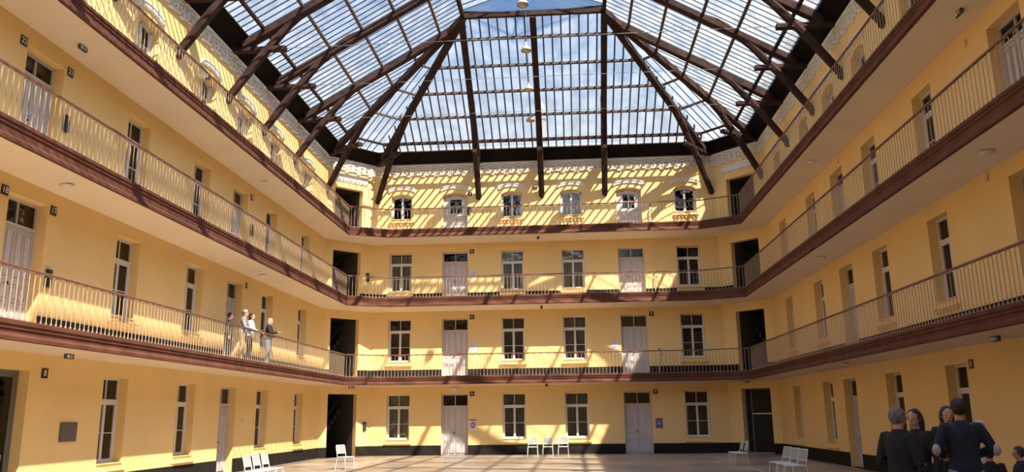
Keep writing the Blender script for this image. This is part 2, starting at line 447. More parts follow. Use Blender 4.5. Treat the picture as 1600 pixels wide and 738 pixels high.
# railings: a handrail, a bottom bar and hairpin pairs of thin iron bars
def hairpin(h, p=.165):
    mb = MB(); r = .0095; top = h-p/2
    mb.tube([(0, 0, 0), (0, 0, top)], r, 5, False)
    mb.tube([(p, 0, 0), (p, 0, top)], r, 5, False)
    mb.tube([(p/2-p/2*math.cos(PI*i/6), 0, top+p/2*math.sin(PI*i/6)*.95) for i in range(7)], r, 5, False)
    mb.box(-.018, .018, -.014, .014, .03, .07); mb.box(p-.018, p+.018, -.014, .014, .03, .07)
    return mb
HP = {f: hairpin(RL[f]-.045-FL[f]-.02).mesh('baluster_pair', BALM) for f in (1, 2, 3)}
SIDEP = dict(left=[(-9.43, -29.5), (-9.43, -2.07), (-7.64, -1.17)], back=[(-7.64, -1.17), (7.64, -1.17)], right=[(7.64, -1.17), (9.43, -2.07), (9.43, -29.5)])
for f in (1, 2, 3):
    for sd, path in SIDEP.items():
        g = thing('railing', 'brown iron railing of the %s gallery along the %s side of the court' % (LV[f], {'back': 'far'}.get(sd, sd)), 'railing', (*path[0], FL[f]), group='gallery railings')
        loc = [(p[0]-path[0][0], p[1]-path[0][1]) for p in path]
        h = RL[f]-FL[f]
        sweep(MB(), loc, [(-.035, h-.015), (-.03, h-.045), (.03, h-.045), (.035, h-.015), (.02, h), (-.02, h)]).build('handrail', RAILM, g)
        sweep(MB(), loc, [(-.02, .05), (-.02, .025), (.02, .025), (.02, .05)]).build('bottom_bar', RAILM, g)
        for i in range(len(loc)-1):
            a, b = Vector(loc[i]), Vector(loc[i+1]); L = (b-a).length; d = (b-a)/L
            n = max(1, round(L/.33)); st = L/n
            for k in range(n):
                p = a+d*(st*k+st*.25)
                o = link('baluster_pair', HP[f], g, (p.x, p.y, .02), math.atan2(d.y, d.x)); o.scale = (st/.33, 1, 1)
    # two thicker newels beside the corner passages and hidden posts
    # (the railing is carried by the slab edge)

# ------------------------------------------------------------------ windows and doors
def frame_rect(mb, x0, x1, y0, y1, z0, z1, t, tb=None):
    tb = tb or t
    mb.box(x0, x0+t, y0, y1, z0, z1); mb.box(x1-t, x1, y0, y1, z0, z1)
    mb.box(x0+t, x1-t, y0, y1, z1-t, z1); mb.box(x0+t, x1-t, y0, y1, z0, z0+tb)
def arch_band(x0, x1, zc, rise, t, y0, y1, mb, n=10):
    A = arc(x0, x1, zc, rise, n)
    for i in range(n):
        a, b = A[i], A[i+1]
        mb.add([(a[0], y0, a[1]), (b[0], y0, b[1]), (b[0], y1, b[1]), (a[0], y1, a[1]), (a[0], y0, a[1]-t), (b[0], y0, b[1]-t), (b[0], y1, b[1]-t), (a[0], y1, a[1]-t)],
               [(0, 3, 2, 1), (4, 5, 6, 7), (0, 1, 5, 4), (3, 7, 6, 2), (0, 4, 7, 3), (1, 2, 6, 5)])
def curtain(parent, w, z0, z1, m, y=.42, open_=0):
    mb = MB(); n = 40
    halves = [(-w/2, w/2)] if not open_ else [(-w/2, -open_*w/2), (open_*w/2, w/2)]
    for a, b in halves:
        vs = []
        for i in range(n+1):
            x = a+(b-a)*i/n; yy = y+.035*math.sin(i*1.25)+.012*math.sin(i*.5)
            vs += [(x, yy, z0), (x, yy, z1), (x, yy+.006, z1), (x, yy+.006, z0)]
        fs = []
        for i in range(n):
            p, q = i*4, i*4+4
            fs += [(p, q, q+1, p+1), (p+2, q+2, q+3, p+3), (p+1, q+1, q+2, p+2)]
        mb.add(vs, fs)
    return mb.build('curtain', m, parent)
def hood(parent, w, crown):
    """white arched stucco hood mould with a scroll band, crown at local z"""
    mb = MB(); x = w/2+.14
    arch_band(-x, x, crown+.40, .13, .04, -.09, .02, mb, 14)
    arch_band(-x+.03, x-.03, crown+.36, .125, .14, -.04, .02, mb, 14)
    for sx in (-1, 1): mb.box(sx*x, sx*(x-.06), -.09, .02, crown+.08, crown+.24, .015)
    A = arc(-x+.09, x-.09, crown+.345, .115, 9)
    for i, (a, z) in enumerate(A):
        zc = z-.055
        mb.tube([(a+.048*math.cos(t*PI/5), -.062, zc+.048*math.sin(t*PI/5)) for t in range(11)], .013, 5, False)
        mb.ball((a, -.06, zc), .016, .016, .016, 6, 4)
    mb.build('hood_mould', WHT, parent)
def sill(parent, w, z, dent=False):
    mb = MB(); mb.box(-w/2-.10, w/2+.10, -.11, .0, z-.20, z-.14, .01); mb.box(-w/2-.07, w/2+.07, -.06, 0, z-.26, z-.20)
    mb.box(-w/2, w/2, -.03, REV, z-.012, z+.008)
    if dent:
        k = 6
        for i in range(k+1):
            c = -w/2+w*i/k; mb.box(c-.03, c+.03, -.09, 0, z-.33, z-.26)
    mb.build('sill', SILL, parent)
WN = [0]; DN = [0]
ORD = ['', 'first', 'second', 'third', 'fourth', 'fifth', 'sixth']
FLN = {0: 'ground floor', 1: 'lowest gallery', 2: 'middle gallery', 3: 'top gallery'}
def window(w, s0, s1, f, z0, z1, ar, cur, label):
    WN[0] += 1
    W = s1-s0
    r = thing('window_%d' % WN[0], label, 'window', on_wall(w, (s0+s1)/2, z0), WALLS[w][1], kind='structure')
    H = z1-z0; y0, y1 = REV-.05, REV+.02
    fr = MB()
    rise = .14
    if not ar:
        frame_rect(fr, -W/2, W/2, y0-.01, y1, 0, H, .055, .06)
        zt = H*.70; fr.box(-W/2+.05, W/2-.05, y0-.015, y1, zt, zt+H*.045)
        fr.box(-.014, .014, y0, y1, zt+H*.045, H-.05)
        fro = fr.build('frame', WFR, r)
        g = MB()
        for a, b in ((-W/2+.055, -.014), (.014, W/2-.055)): g.box(a, b, REV-.018, REV-.012, zt+H*.045, H-.055)
        g.build('transom_pane', PGL, r)
        ztop = zt
    else:
        fr.box(-W/2, -W/2+.055, y0-.01, y1, 0, H-rise); fr.box(W/2-.055, W/2, y0-.01, y1, 0, H-rise); fr.box(-W/2, W/2, y0-.01, y1, 0, .06)
        arch_band(-W/2, W/2, H, rise, .07, y0-.01, y1, fr)
        fr.build('frame', WFR, r)
        ztop = H-.055
    for sx in (-1, 1):
        a, b = (-W/2+.055, -.004) if sx < 0 else (.004, W/2-.055)
        sm = MB(); st = .045
        if not ar:
            frame_rect(sm, a, b, y0, REV, .06, ztop, st); sm.box(a+st, b-st, y0+.01, REV-.005, .06+(ztop-.06)*.47, .06+(ztop-.06)*.47+.022)
        else:
            sm.box(a, a+st, y0, REV, .06, ztop-(.12 if sx < 0 else .02)); sm.box(b-st, b, y0, REV, .06, ztop-(.02 if sx < 0 else .12)); sm.box(a+st, b-st, y0, REV, .06, .06+st)
            zz = .06+(ztop-.06)*.46; sm.box(a+st, b-st, y0+.01, REV-.005, zz, zz+.022)
            # sloping top rail following the arch
            za, zb_ = (ztop-.13, ztop-.01) if sx < 0 else (ztop-.01, ztop-.13)
            sm.prism([(a, za-.05), (b, zb_-.05), (b, zb_), ((a+b)/2, (za+zb_)/2+.025), (a, za)], y0, REV)
        so_ = sm.build('sash', WFR, r)
        g = MB()
        if not ar: g.box(a+st, b-st, REV-.018, REV-.012, .06+st, ztop-st)
        else: g.prism([(a+st, .06+st), (b-st, .06+st), (b-st, ztop-(.06 if sx < 0 else .16)), (a+st, ztop-(.16 if sx < 0 else .06))], REV-.018, REV-.012)
        g.build('pane', PGL, so_)
    if cur: curtain(r, W*1.0, .0, H-.1 if not ar else H-.2, *cur)
    sill(r, W, 0, f == 3)
    if f == 3: hood(r, W, H)
    return r
def panels(mb, x0, x1, z0, z1, rows, y, inset=.05):
    """raised door panels between x0..x1, rows: list of (fraction lo, fraction hi)"""
    for lo, hi in rows:
        a, b = z0+(z1-z0)*lo, z0+(z1-z0)*hi
        frame_rect(mb, x0+inset, x1-inset, y-.03, y, a, b, .028)
        mb.box(x0+inset+.045, x1-inset-.045, y-.012, y, a+.045, b-.045, .006)
def door(w, s0, s1, f, z0, z1, ar, label, glazed=False, ajar=0):
    DN[0] += 1
    W = s1-s0; H = z1-z0
    r = thing('door_%d' % DN[0], label, 'door', on_wall(w, (s0+s1)/2, z0), WALLS[w][1], kind='structure')
    y0, y1 = REV-.06, REV+.02; m = DOR
    if glazed:
        gm = mat('grey_green_door_metal', (.14, .14, .12), .5)
        fr = MB(); frame_rect(fr, -W/2, W/2, y0, y1, 0, H, .07); fr.build('frame', gm, r)
        for sx in (-1, 1):
            a, b = (-W/2+.07, -.003) if sx < 0 else (.003, W/2-.07)
            lf = MB(); frame_rect(lf, a, b, y0+.01, REV, .01, H-.07, .08, .12); lo = lf.build('door_leaf', gm, r)
            g = MB(); g.box(a+.08, b-.08, REV-.03, REV-.022, .13, H-.15); g.build('pane', PGL, lo)
            h = MB()
            for q in (0, .05, .09): h.box(a+.16, b-.16, REV-.034, REV-.031, 1.0+q, 1.02+q)
            h.build('lettering_band', WHT, lo)
        return r
    fr = MB()
    if not ar:
        frame_rect(fr, -W/2, W/2, y0-.01, y1, 0, H, .06, .012)
        zt = H*.79; fr.box(-W/2+.05, W/2-.05, y0-.02, y1, zt, zt+.055); fr.box(-.016, .016, y0, y1, zt+.05, H-.05)
        fr.build('frame', m if f < 9 else WFR, r)
        g = MB()
        for a, b in ((-W/2+.06, -.016), (.016, W/2-.06)): g.box(a, b, REV-.02, REV-.014, zt+.055, H-.06)
        g.build('transom_pane', PGL, r)
        for sx in (-1, 1):
            a, b = (-W/2+.06, -.004) if sx < 0 else (.004, W/2-.06)
            lf = MB(); lf.box(a, b, REV-.05, REV-.005, .012, zt, .004)
            mid = (a+b)/2
            for p, q in ((a, mid+.02), (mid-.02, b)):
                panels(lf, p, q, .0, zt, ((.04, .27), (.295, .44), (.50, .96)), REV-.05, .045)
            lo = lf.build('door_leaf', m, r)
            if sx < 0 and ajar == 0 or sx > 0 and ajar:
                h = MB(); xx = b-.05 if sx < 0 else a+.05
                h.box(xx-.02, xx+.02, REV-.065, REV-.05, .92, 1.10, .004); h.tube([(xx, REV-.06, 1.03), (xx, REV-.10, 1.03), (xx-.1, REV-.10, 1.03)], .009, 6); h.build('door_handle', BLK, lo)
    else:
        fr.box(-W/2, -W/2+.06, y0-.01, y1, 0, H-.14); fr.box(W/2-.06, W/2, y0-.01, y1, 0, H-.14); arch_band(-W/2, W/2, H, .14, .08, y0-.01, y1, fr)
        fr.build('frame', m, r)
        a, b = -W/2+.06, W/2-.06
        lf = MB(); top = H-.16; wz0, wz1 = H*.52, H*.86; wx = .30
        lf.box(a, -wx, REV-.05, REV-.005, .012, top); lf.box(wx, b, REV-.05, REV-.005, .012, top)
        lf.box(-wx, wx, REV-.05, REV-.005, .012, wz0); lf.prism([(-wx, wz1), (wx, wz1), (wx, top), (.2, H-.1), (0, H-.08), (-.2, H-.1), (-wx, top)], REV-.05, REV-.005)
        lf.box(-.012, .012, REV-.055, REV-.02, wz0, wz1); lf.box(-wx, wx, REV-.055, REV-.02, (wz0+wz1)/2-.012, (wz0+wz1)/2+.012)
        for p, q in ((a, .03), (-.03, b)): panels(lf, p, q, 0, top, ((.04, .28), (.32, .5)), REV-.05, .06)
        lo = lf.build('door_leaf', m, r)
        g = MB(); g.box(-wx, wx, REV-.03, REV-.024, wz0, wz1); g.build('pane', PGL, lo)
        hood(r, W, H)
    return r
CURT = {('back', 0, 1): (CUR1,), ('back', 0, 2): (CUR2,), ('back', 0, 3): (CUR2,), ('back', 1, 3): (CUR2,), ('back', 2, 1): (CUR1,), ('back', 2, 2): (CUR3,), ('back', 2, 3): (CUR3,),
        ('left', 0, 1): (CUR2,), ('left', 0, 2): (CUR2,), ('left', 0, 3): (CUR1, .42, .35), ('left', 0, 4): (CUR1, .42, .5)}
WDESC = {'back': 'far wall', 'left': 'left wall', 'right': 'right wall'}
for w in ('back', 'left', 'right'):
    ops = openings(w)
    for f in range(4):
        o_ = [o for o in ops if o[3] == f]
        o_.sort(key=lambda o: o[1] if w == 'back' else abs(o[1]))
        wi = di = 0
        for k, s0, s1, ff, z0, z1, ar in o_:
            side = 'counting from the left' if w == 'back' else 'counting from the far corner'
            if k == 'w':
                wi += 1
                window(w, s0, s1, f, z0, z1, ar, CURT.get((w, f, wi)),
                       '%s window on the %s, %s, %s %s' % ('arched white-framed' if ar else 'tall white-framed', WDESC[w], {0: 'ground floor'}.get(f, FLN[f]), ORD[wi], side))
            else:
                di += 1
                gl = (w in ('left', 'right') and f == 0 and di == 2)
                door(w, s0, s1, f, z0, z1, ar, '%s door on the %s, %s, %s %s' % ('dark glazed' if gl else 'arched grey' if ar else 'grey panelled double', WDESC[w], FLN[f], ORD[di], side), gl)

# ------------------------------------------------------------------ corner passages: stairs inside, friezes above
for cw, cn in (('corner_left', 'left'), ('corner_right', 'right')):
    s0, s1 = (.42, 1.99) if cw == 'corner_left' else (CLEN-1.99, CLEN-.44)
    for f in range(4):
        r = thing('staircase', 'dim brown stair flight inside the %s corner passage, %s' % (cn, FLN[f]), 'stairs', on_wall(cw, s0, FL[f], .3), WALLS[cw][1], group='stairs in the corner passages')
        W = s1-s0; mb = MB(); n = 9
        top = (OT[f]-FL[f])*.9
        for i in range(n):
            xa = W*(1-(i+1)/n) if cn == 'right' else W*i/n
            mb.box(xa, xa+W/n, 1.25, 2.55, top*i/n*.8+.1, top*(i+1)/n*.8+.1)
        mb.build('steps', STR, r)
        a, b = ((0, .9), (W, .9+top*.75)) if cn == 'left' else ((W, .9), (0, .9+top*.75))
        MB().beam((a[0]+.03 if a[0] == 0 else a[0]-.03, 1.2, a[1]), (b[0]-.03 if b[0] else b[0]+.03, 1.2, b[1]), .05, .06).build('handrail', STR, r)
# glazed screen door in the ground floor passage on the right
s0, s1 = CLEN-1.99, CLEN-.44
r = thing('screen_door', 'dark glazed screen door with steel bars in the right corner passage', 'door', on_wall('corner_right', s0, 0, .28), WALLS['corner_right'][1])
W = s1-s0
fm = MB(); frame_rect(fm, .0, W, 0, .05, 0, 2.93, .05); fm.box(.30, .36, 0, .05, .05, 2.88); fm.build('frame', DGR, r)
dk = MB(); dk.box(.36, W-.05, .02, .026, .08, 2.88); dk.box(.05, .30, .02, .026, .08, 2.88); dk.build('pane', mat('smoked_glass', (.012, .010, .009), .5, spec=.2), r)
MB().box(.34, W-.04, -.02, .02, 1.76, 1.82, .01).build('push_bar', mat('brushed_steel', (.5, .48, .45), .35, metal=.5), r)
MB().box(.0, W, -.03, .05, 0, .05, .01).build('threshold', MATS['brushed_steel'], r)

# greek key frieze under the roof on every wall
def key_frieze(name, w, sa, sb):
    mb = MB(); z0 = 14.02
    mb.mi = 1; mb.box(sa, sb, -.03, 0, z0+.34, 14.74); mb.mi = 0
    mb.box(sa, sb, -.10, 0, 14.60, 14.66)
    n = max(1, round((sb-sa)/.74)); p = (sb-sa)/n; t = .052; y = -.075
    def H(a, b, z): mb.box(a, b, y, 0, z-t/2, z+t/2)
    def V(x, a, b): mb.box(x-t/2, x+t/2, y, 0, a, b)
    for i in range(n):
        o = sa+p*i
        # one key: outer hook, inner return, stepped foot
        H(o+.04*p, o+.60*p, z0+.50); V(o+.04*p, z0+.12, z0+.52); H(o+.04*p, o+.34*p, z0+.12); V(o+.34*p, z0+.12, z0+.30); H(o+.18*p, o+.34*p, z0+.30)
        V(o+.60*p, z0+.03, z0+.50); H(o+.44*p, o+.60*p, z0+.38); V(o+.47*p, z0+.20, z0+.38); H(o+.34*p, o+.60*p, z0+.03)
        H(o+.66*p, o+.96*p, z0+.42); V(o+.96*p, z0+.10, z0+.44); H(o+.72*p, o+.98*p, z0+.10); V(o+.72*p, z0+.10, z0+.30); H(o+.72*p, o+.86*p, z0+.28)
        H(o+.60*p, o+1.04*p, z0+.55)
    ob = mb.build(name, [WHT, STO]); ob.location = WALLS[w][0]; ob.rotation_euler = (0, 0, WALLS[w][1])
    tag(ob, kind='structure')
key_frieze('trim_4', 'back', -CX, CX); key_frieze('trim_5', 'left', YN+14, -CY); key_frieze('trim_6', 'right', CY, -YN-14)
key_frieze('trim_7', 'corner_left', 0, CLEN); key_frieze('trim_8', 'corner_right', 0, CLEN)
for i, cw in enumerate(('corner_left', 'corner_right')):
    mb = MB(); a, b = (.35, 2.25) if i == 0 else (CLEN-2.25, CLEN-.35); z = 13.52
    mb.box(a, b, -.05, 0, z+.12, z+.34, .01); mb.box(a-.04, b+.04, -.09, 0, z+.34, z+.40, .01)
    k = 17
    for j in range(k):
        c = a+(b-a)*(j+.5)/k
        mb.box(c-.03, c+.03, -.08, 0, z+(.0 if j % 2 else .05), z+.12)
        mb.tube([(c+.035*math.cos(t*PI/4), -.06, z+.22+.035*math.sin(t*PI/4)) for t in range(9)], .01, 5, False)
    ob = mb.build('trim_%d' % (9+i), WHT); ob.location = WALLS[cw][0]; ob.rotation_euler = (0, 0, WALLS[cw][1]); tag(ob, kind='structure')

# ------------------------------------------------------------------ glass roof
ZE, ZR = 15.2, 19.2; XE, YE = 9.95, -.65; XR_, YR = 3.1, -7.5
E1, E2 = (-8.45, YE), (-XE, -2.2)                      # eave corners, left chamfer
SLP = (ZR-ZE)/(XE-XR_)
def roof_facet(name, label, poly, bars, bw=.030, cat='glass roof'):
    g = thing(name, label, cat, poly[0], group='slopes of the glass roof')
    o = Vector(poly[0])
    mb = MB(); mb.add([Vector(p)-o for p in poly], [tuple(range(len(poly)))]); mb.build('glass', RGL, g)
    for a, b in bars:
        MB().beam(Vector(a)-o, Vector(b)-o, bw, bw*1.4, (0, 0, 1), 0).build('glazing_bar', BAR, g)
def z_side(x): return ZE+(XE-abs(x))*SLP
def z_back(y): return ZE+(YE-y)*(ZR-ZE)/(YE-YR)
# back slope
bars = []; nb = 42
for i in range(1, nb):
    x = -8.45+16.9*i/nb
    yt = YR if abs(x) <= XR_ else YE+(8.45-abs(x))/(8.45-XR_)*(YR-YE)
    if abs(yt-YE) > .2: bars.append(((x, YE, ZE-.02), (x, yt, z_back(yt)-.02)))
roof_facet('roof_slope', 'bluish glazed roof slope above the far wall', [(-8.45, YE, ZE), (8.45, YE, ZE), (XR_, YR, ZR), (-XR_, YR, ZR)], bars, .058)
for sx, nm in ((-1, 'left'), (1, 'right')):
    bars = []
    n = 98; ya, yb = -2.2, -36.5
    for i in range(1, n):
        y = ya+(yb-ya)*i/n
        xt = XR_ if y <= YR else XE-(y+2.2)/(YR+2.2)*(XE-XR_)
        if XE-xt > .2: bars.append(((sx*XE, y, ZE-.02), (sx*xt, y, z_side(xt)-.02)))
    roof_facet('roof_slope', 'long glazed roof slope above the %s wall' % nm,
               [(sx*XE, -2.2, ZE), (sx*XE, YN, ZE), (sx*XR_, YN, ZR), (sx*XR_, YR, ZR)][::-sx], bars)
    A, B, C_ = Vector((sx*XE, -2.2, ZE)), Vector((sx*8.45, YE, ZE)), Vector((sx*XR_, YR, ZR))
    bars = []
    for i in range(1, 6):
        t = i/6; p = A.lerp(B, t); q = A.lerp(C_, .0)
        # bars run square to the eave until they meet a hip
        mid = (A+B)/2; dirn = (C_-mid).normalized(); k = 1-abs(2*t-1)
        bars.append((p-Vector((0, 0, .02)), p+dirn*(C_-mid).length*k*.96-Vector((0, 0, .02))))
    roof_facet('roof_slope', 'narrow triangular glazed slope over the %s far corner' % nm, [A, B, C_] if sx < 0 else [B, A, C_], bars)
# lantern roof over the ring
g = thing('roof_lantern', 'small glazed ridge lantern at the very top of the roof', 'roof lantern', (0, YR, ZR+.15))
RH = 1.1
mb = MB(); mb.add([(-XR_, 0, 0), (0, 0, RH), (0, YN-YR, RH), (-XR_, YN-YR, 0)], [(0, 1, 2, 3)]); mb.add([(XR_, 0, 0), (0, 0, RH), (0, YN-YR, RH), (XR_, YN-YR, 0)], [(0, 3, 2, 1)])
mb.add([(-XR_, 0, 0), (XR_, 0, 0), (0, 0, RH)], [(0, 1, 2)]); mb.build('glass', RGL, g)
for i in range(40):
    for sx in (-1, 1): MB().beam((sx*XR_, -.1-i*.45, -.02), (0, -.1-i*.45, RH-.02), .03, .05, (0, 0, 1), 0).build('glazing_bar', BAR, g)
MB().beam((0, 0, RH), (0, YN-YR, RH), .1, .12).build('ridge_bar', BAR, g)
# ring beam
rb = thing('ring_beam', 'red-brown timber beam framing the top opening of the roof', 'beam', (0, YR, ZR-.12))
MB().beam((-XR_-.1, 0, 0), (XR_+.1, 0, 0), .16, .26).build('end_beam', TIM, rb)
for sx in (-1, 1): MB().beam((sx*XR_, 0, 0), (sx*XR_, YN-YR, 0), .16, .26).build('side_beam', TIM, rb)
MB().beam((-XR_, -.3, .05), (-1.0, -.2, -.02), .07, .07).build('brace', TIM, rb); MB().beam((XR_, -.3, .05), (1.2, -.2, -.02), .07, .07).build('brace', TIM, rb)

# purlins, one thing per row and slope
PX = [1.22, 2.6, 3.87, 5.15, 6.43]
for i, d in enumerate(PX):
    where = ['lowest', 'second', 'third', 'fourth', 'topmost'][i]
    y = -d; z = z_back(y)-.09; hwid = 8.45-(YE-y)/(YE-YR)*(8.45-XR_)
    m_ = TIM if i == 0 else PURL; hh = .15 if i == 0 else .12
    tag(MB().beam((-hwid, y, z), (hwid, y, z), .13, hh).build('purlin', m_), 'cross rail under the far roof slope, %s row from the eave' % where, 'beam', 'purlins under the glass')
    for sx, nm in ((-1, 'left'), (1, 'right')):
        x = HW-d; z = z_side(x)-.09; ys = -2.2-(XE-x)/(XE-XR_)*(-2.2-YR)
        tag(MB().beam((sx*x, ys, z), (sx*x, YN, z), .11, hh-.01).build('purlin', m_), 'lengthwise rail under the %s roof slope, %s row from the eave' % (nm, where), 'beam', 'purlins under the glass')
        t = (XE-x)/(XE-XR_)
        p = Vector((sx*XE, -2.2, ZE)).lerp(Vector((sx*XR_, YR, ZR)), t); q = Vector((sx*8.45, YE, ZE)).lerp(Vector((sx*XR_, YR, ZR)), t)
        p.z -= .08; q.z -= .08
        tag(MB().beam(p, q, .10, .10).build('purlin', m_), 'short cross rail in the %s corner roof slope, %s row from the eave' % (nm, where), 'beam', 'purlins under the glass')

# dark boarded gutter beam round the wall tops
gb = thing('eaves_gutter', 'dark brown boarded gutter beam running round the wall tops', 'gutter', (0, 0, 14.7))
WPr = [(x, y) for x, y in WP]
sweep(MB(), WPr, [(0, .03), (-.14, .03), (-.22, .12), (-.60, .42), (-.66, .50), (-.66, .56), (0, .56)]).build('boarding', GUT, gb)
pale_g = mat('pale_lead_gutter', (.45, .40, .33), .6, noise=.2, nscale=5)
sweep(MB(), WPr, [(-.50, .55), (-.60, .62), (-.64, .62), (-.64, .57)]).build('lead_lip', pale_g, gb)

# trusses
def half_truss(parent, foot, top, tie_end=2.03, zf=12.88, side=''):
    """foot (x,y) on the wall, top (x,y) on the ring; rafter, strut, tie beam and curved brace in that vertical plane"""
    a, b = Vector((*foot, 0)), Vector((*top, 0)); L = (b-a).length; d = (b-a)/L; k = L/7.5
    up = Vector((0, 0, 1))
    def P(t, z): return a+d*t*k+up*z
    rz = lambda t: ZE-.22+(t-.65)*(ZR-ZE)/(6.85)
    MB().beam(P(.45, rz(.45)), P(7.5, rz(7.5)), .28, .30).build('rafter', TIM, parent)
    # strut: slightly bowed, rounded
    pts = [P(.02, zf), P(1.0, zf+1.38), P(2.1, zf+2.75), P(3.3, zf+3.86), P(4.3, rz(4.3)-.12)]
    mb = MB(); mb.tube(pts, [(.145, .14), (.155, .155), (.155, .155), (.15, .15), (.12, .08)], 8)
    mb.ball(tuple(P(.03, zf-.02)), .15, .15, .18, 8, 6)
    mb.build('strut', TIM, parent)
    MB().beam(P(0, 14.7), P(tie_end, 14.7), .24, .17).build('tie_beam', TIM, parent)
    MB().tube([P(.62, 14.95), P(.78, 15.02), P(1.0, 15.08), P(1.16, 15.22), P(1.24, 15.42)], [(.09, .05), (.08, .05), (.06, .05), (.06, .05), (.06, .04)], 6).build('curved_brace', TIM, parent)
TY = [-6.98, -10.64, -14.0, -17.7, -21.3, -24.9, -28.5]
for i, y in enumerate(TY):
    r = thing('roof_truss', 'dark timber roof truss with wall struts on both sides, %s counting from the far wall' % ['first', 'second', 'third', 'fourth', 'fifth', 'sixth', 'seventh'][i], 'roof truss', (0, 0, 0), group='roof trusses spanning the court')
    for sx in (-1, 1): half_truss(r, (sx*HW, y), (sx*XR_, y))
    MB().beam((-8.6, y, 14.72), (8.6, y, 14.72), .015, .015, ch=0).build('tie_rod', STEEL, r)
for x, nm in ((-3.27, 'left'), (-.02, 'middle'), (3.2, 'right')):
    r = thing('jack_truss', '%s of the three timber half trusses rising from the far wall' % nm, 'roof truss', (0, 0, 0), group='half trusses on the far wall')
    half_truss(r, (x, 0), (x*.97, YR))
for sx, nm in ((-1, 'left'), (1, 'right')):
    r = thing('hip_truss', 'timber hip strut from the far wall at its %s end' % nm, 'roof truss', group='hip struts in the far corners'); half_truss(r, (sx*8.55, 0), (sx*XR_, YR), zf=12.8)
    r = thing('hip_truss', 'timber hip strut from the %s wall beside the corner passage' % nm, 'roof truss', group='hip struts in the far corners'); half_truss(r, (sx*HW, -2.14), (sx*XR_, YR), zf=12.9)

# added shading roof block on the right and the belfry seen through the glass
g = thing('shading_roof', 'grey roof block added beyond the right wall to shade the far wall', 'roof', (HW, 0, ZTOP))
mb = MB(); mb.prism([(.7, 0), (.85, 3.1), (3.2, 3.3), (9, 2.2), (9, 0)], -46, 10); mb.build('shading_block', SLATE, g)
g = thing('belfry', 'pale stone belfry seen small through the far roof slope', 'tower', (-.33, 14, 0))
mb = MB(); mb.box(-.20, .20, -.20, .20, 0, 23.0, .02); mb.box(-.26, .26, -.26, .26, 22.2, 22.35); mb.box(-.26, .26, -.26, .26, 20.6, 20.75); mb.build('shaft', mat('belfry_stone', (.20, .17, .14), .9), g)
MB().lathe([(.22, 0), (.20, .2), (.12, .4), (.04, .55), (.01, .8)], (0, 0, 23.0), 8).build('cap', SLATE, g)

# ------------------------------------------------------------------ pendant lamps
def lamp():
    r = thing('pendant_lamp', '', 'lamp')
    MB().lathe([(.03, .30), (.055, .27), (.06, .17), (.085, .13), (.15, .07), (.195, -.02), (.205, -.09), (.195, -.09), (.18, -.02), (.13, .05), (.04, .1)], seg=20).build('shade', LAMPM, r, True)
    MB().lathe([(.002, -.12), (.08, -.115), (.15, -.095), (.17, -.075), (.16, -.06), (.01, -.05)], seg=18).build('diffuser', mat('amber_lamp_glass', (.55, .38, .2), .3), r, True)
    MB().tube([(0, 0, .28), (.03, 0, .34), (0, 0, .40), (-.03, 0, .34), (0, 0, .28)], .008, 6).build('hook', STEEL, r)
    return r
LP = [(-.16, -10.87, 2.7), (-.27, -6.95, 2.0), (-.38, -3.19, .6), (-.07, -14.49, 2.7)]
lab = ['largest fully visible bell pendant lamp under the roof centre, high up', 'middle bell pendant lamp of the hanging row', 'lowest and smallest bell pendant lamp near the far wall', 'bell pendant lamp cut by the top edge of the picture']
l0 = lamp()
for i, (x, y, L) in enumerate(LP):
    o = l0 if i == 0 else dup(l0)
    o.location = (x, y, 15.78); o['label'] = lab[i]; o['group'] = 'pendant lamps in a row'
    ztop = (z_back(y)-.1 if y > YR else ZR+1.05)-15.78
    MB().tube([(0, 0, .38), (0, 0, ztop)], .007, 5).build('cable', STEEL, o)

# ------------------------------------------------------------------ chairs
def chair():
    r = thing('stacking_chair', '', 'chair')
    W, D, SH, BH = .46, .46, .44, .84
    MB().box(-W/2, W/2, -D/2, D/2-.02, SH-.03, SH, .012).build('seat', CWH, r)
    for sx in (-1, 1):
        MB().tube([(sx*(W/2-.015), D/2-.04, SH-.02), (sx*(W/2-.01), D/2, .22), (sx*(W/2), D/2+.04, 0)], .013, 8).build('leg', CWH, r)
        MB().tube([(sx*(W/2-.015), -D/2+.03, SH-.02), (sx*(W/2), -D/2+.005, .2), (sx*(W/2), -D/2-.01, 0)], .013, 8).build('leg', CWH, r)
    bf = MB(); pts = [(-W/2+.015, D/2-.04, SH-.02), (-W/2+.015, D/2, .6), (-W/2+.02, D/2+.05, BH-.03), (-W/2+.05, D/2+.055, BH), (W/2-.05, D/2+.055, BH), (W/2-.02, D/2+.05, BH-.03), (W/2-.015, D/2, .6), (W/2-.015, D/2-.04, SH-.02)]
    bf.tube(pts, .013, 8); bf.tube([(-W/2+.02, D/2-.012, .55), (W/2-.02, D/2-.012, .55)], .010, 8); bf.build('back_frame', CWH, r)
    mb = MB(); mb.add([(-W/2+.02, D/2-.012, .55), (W/2-.02, D/2-.012, .55), (W/2-.02, D/2+.045, BH-.01), (-W/2+.02, D/2+.045, BH-.01), (-W/2+.02, D/2-.004, .55), (W/2-.02, D/2-.004, .55), (W/2-.02, D/2+.053, BH-.01), (-W/2+.02, D/2+.053, BH-.01)],
                      [(0, 1, 2, 3), (7, 6, 5, 4), (0, 3, 7, 4), (1, 5, 6, 2), (3, 2, 6, 7), (0, 4, 5, 1)]); mb.build('back_panel', CMS, r)
    return r
c0 = chair()
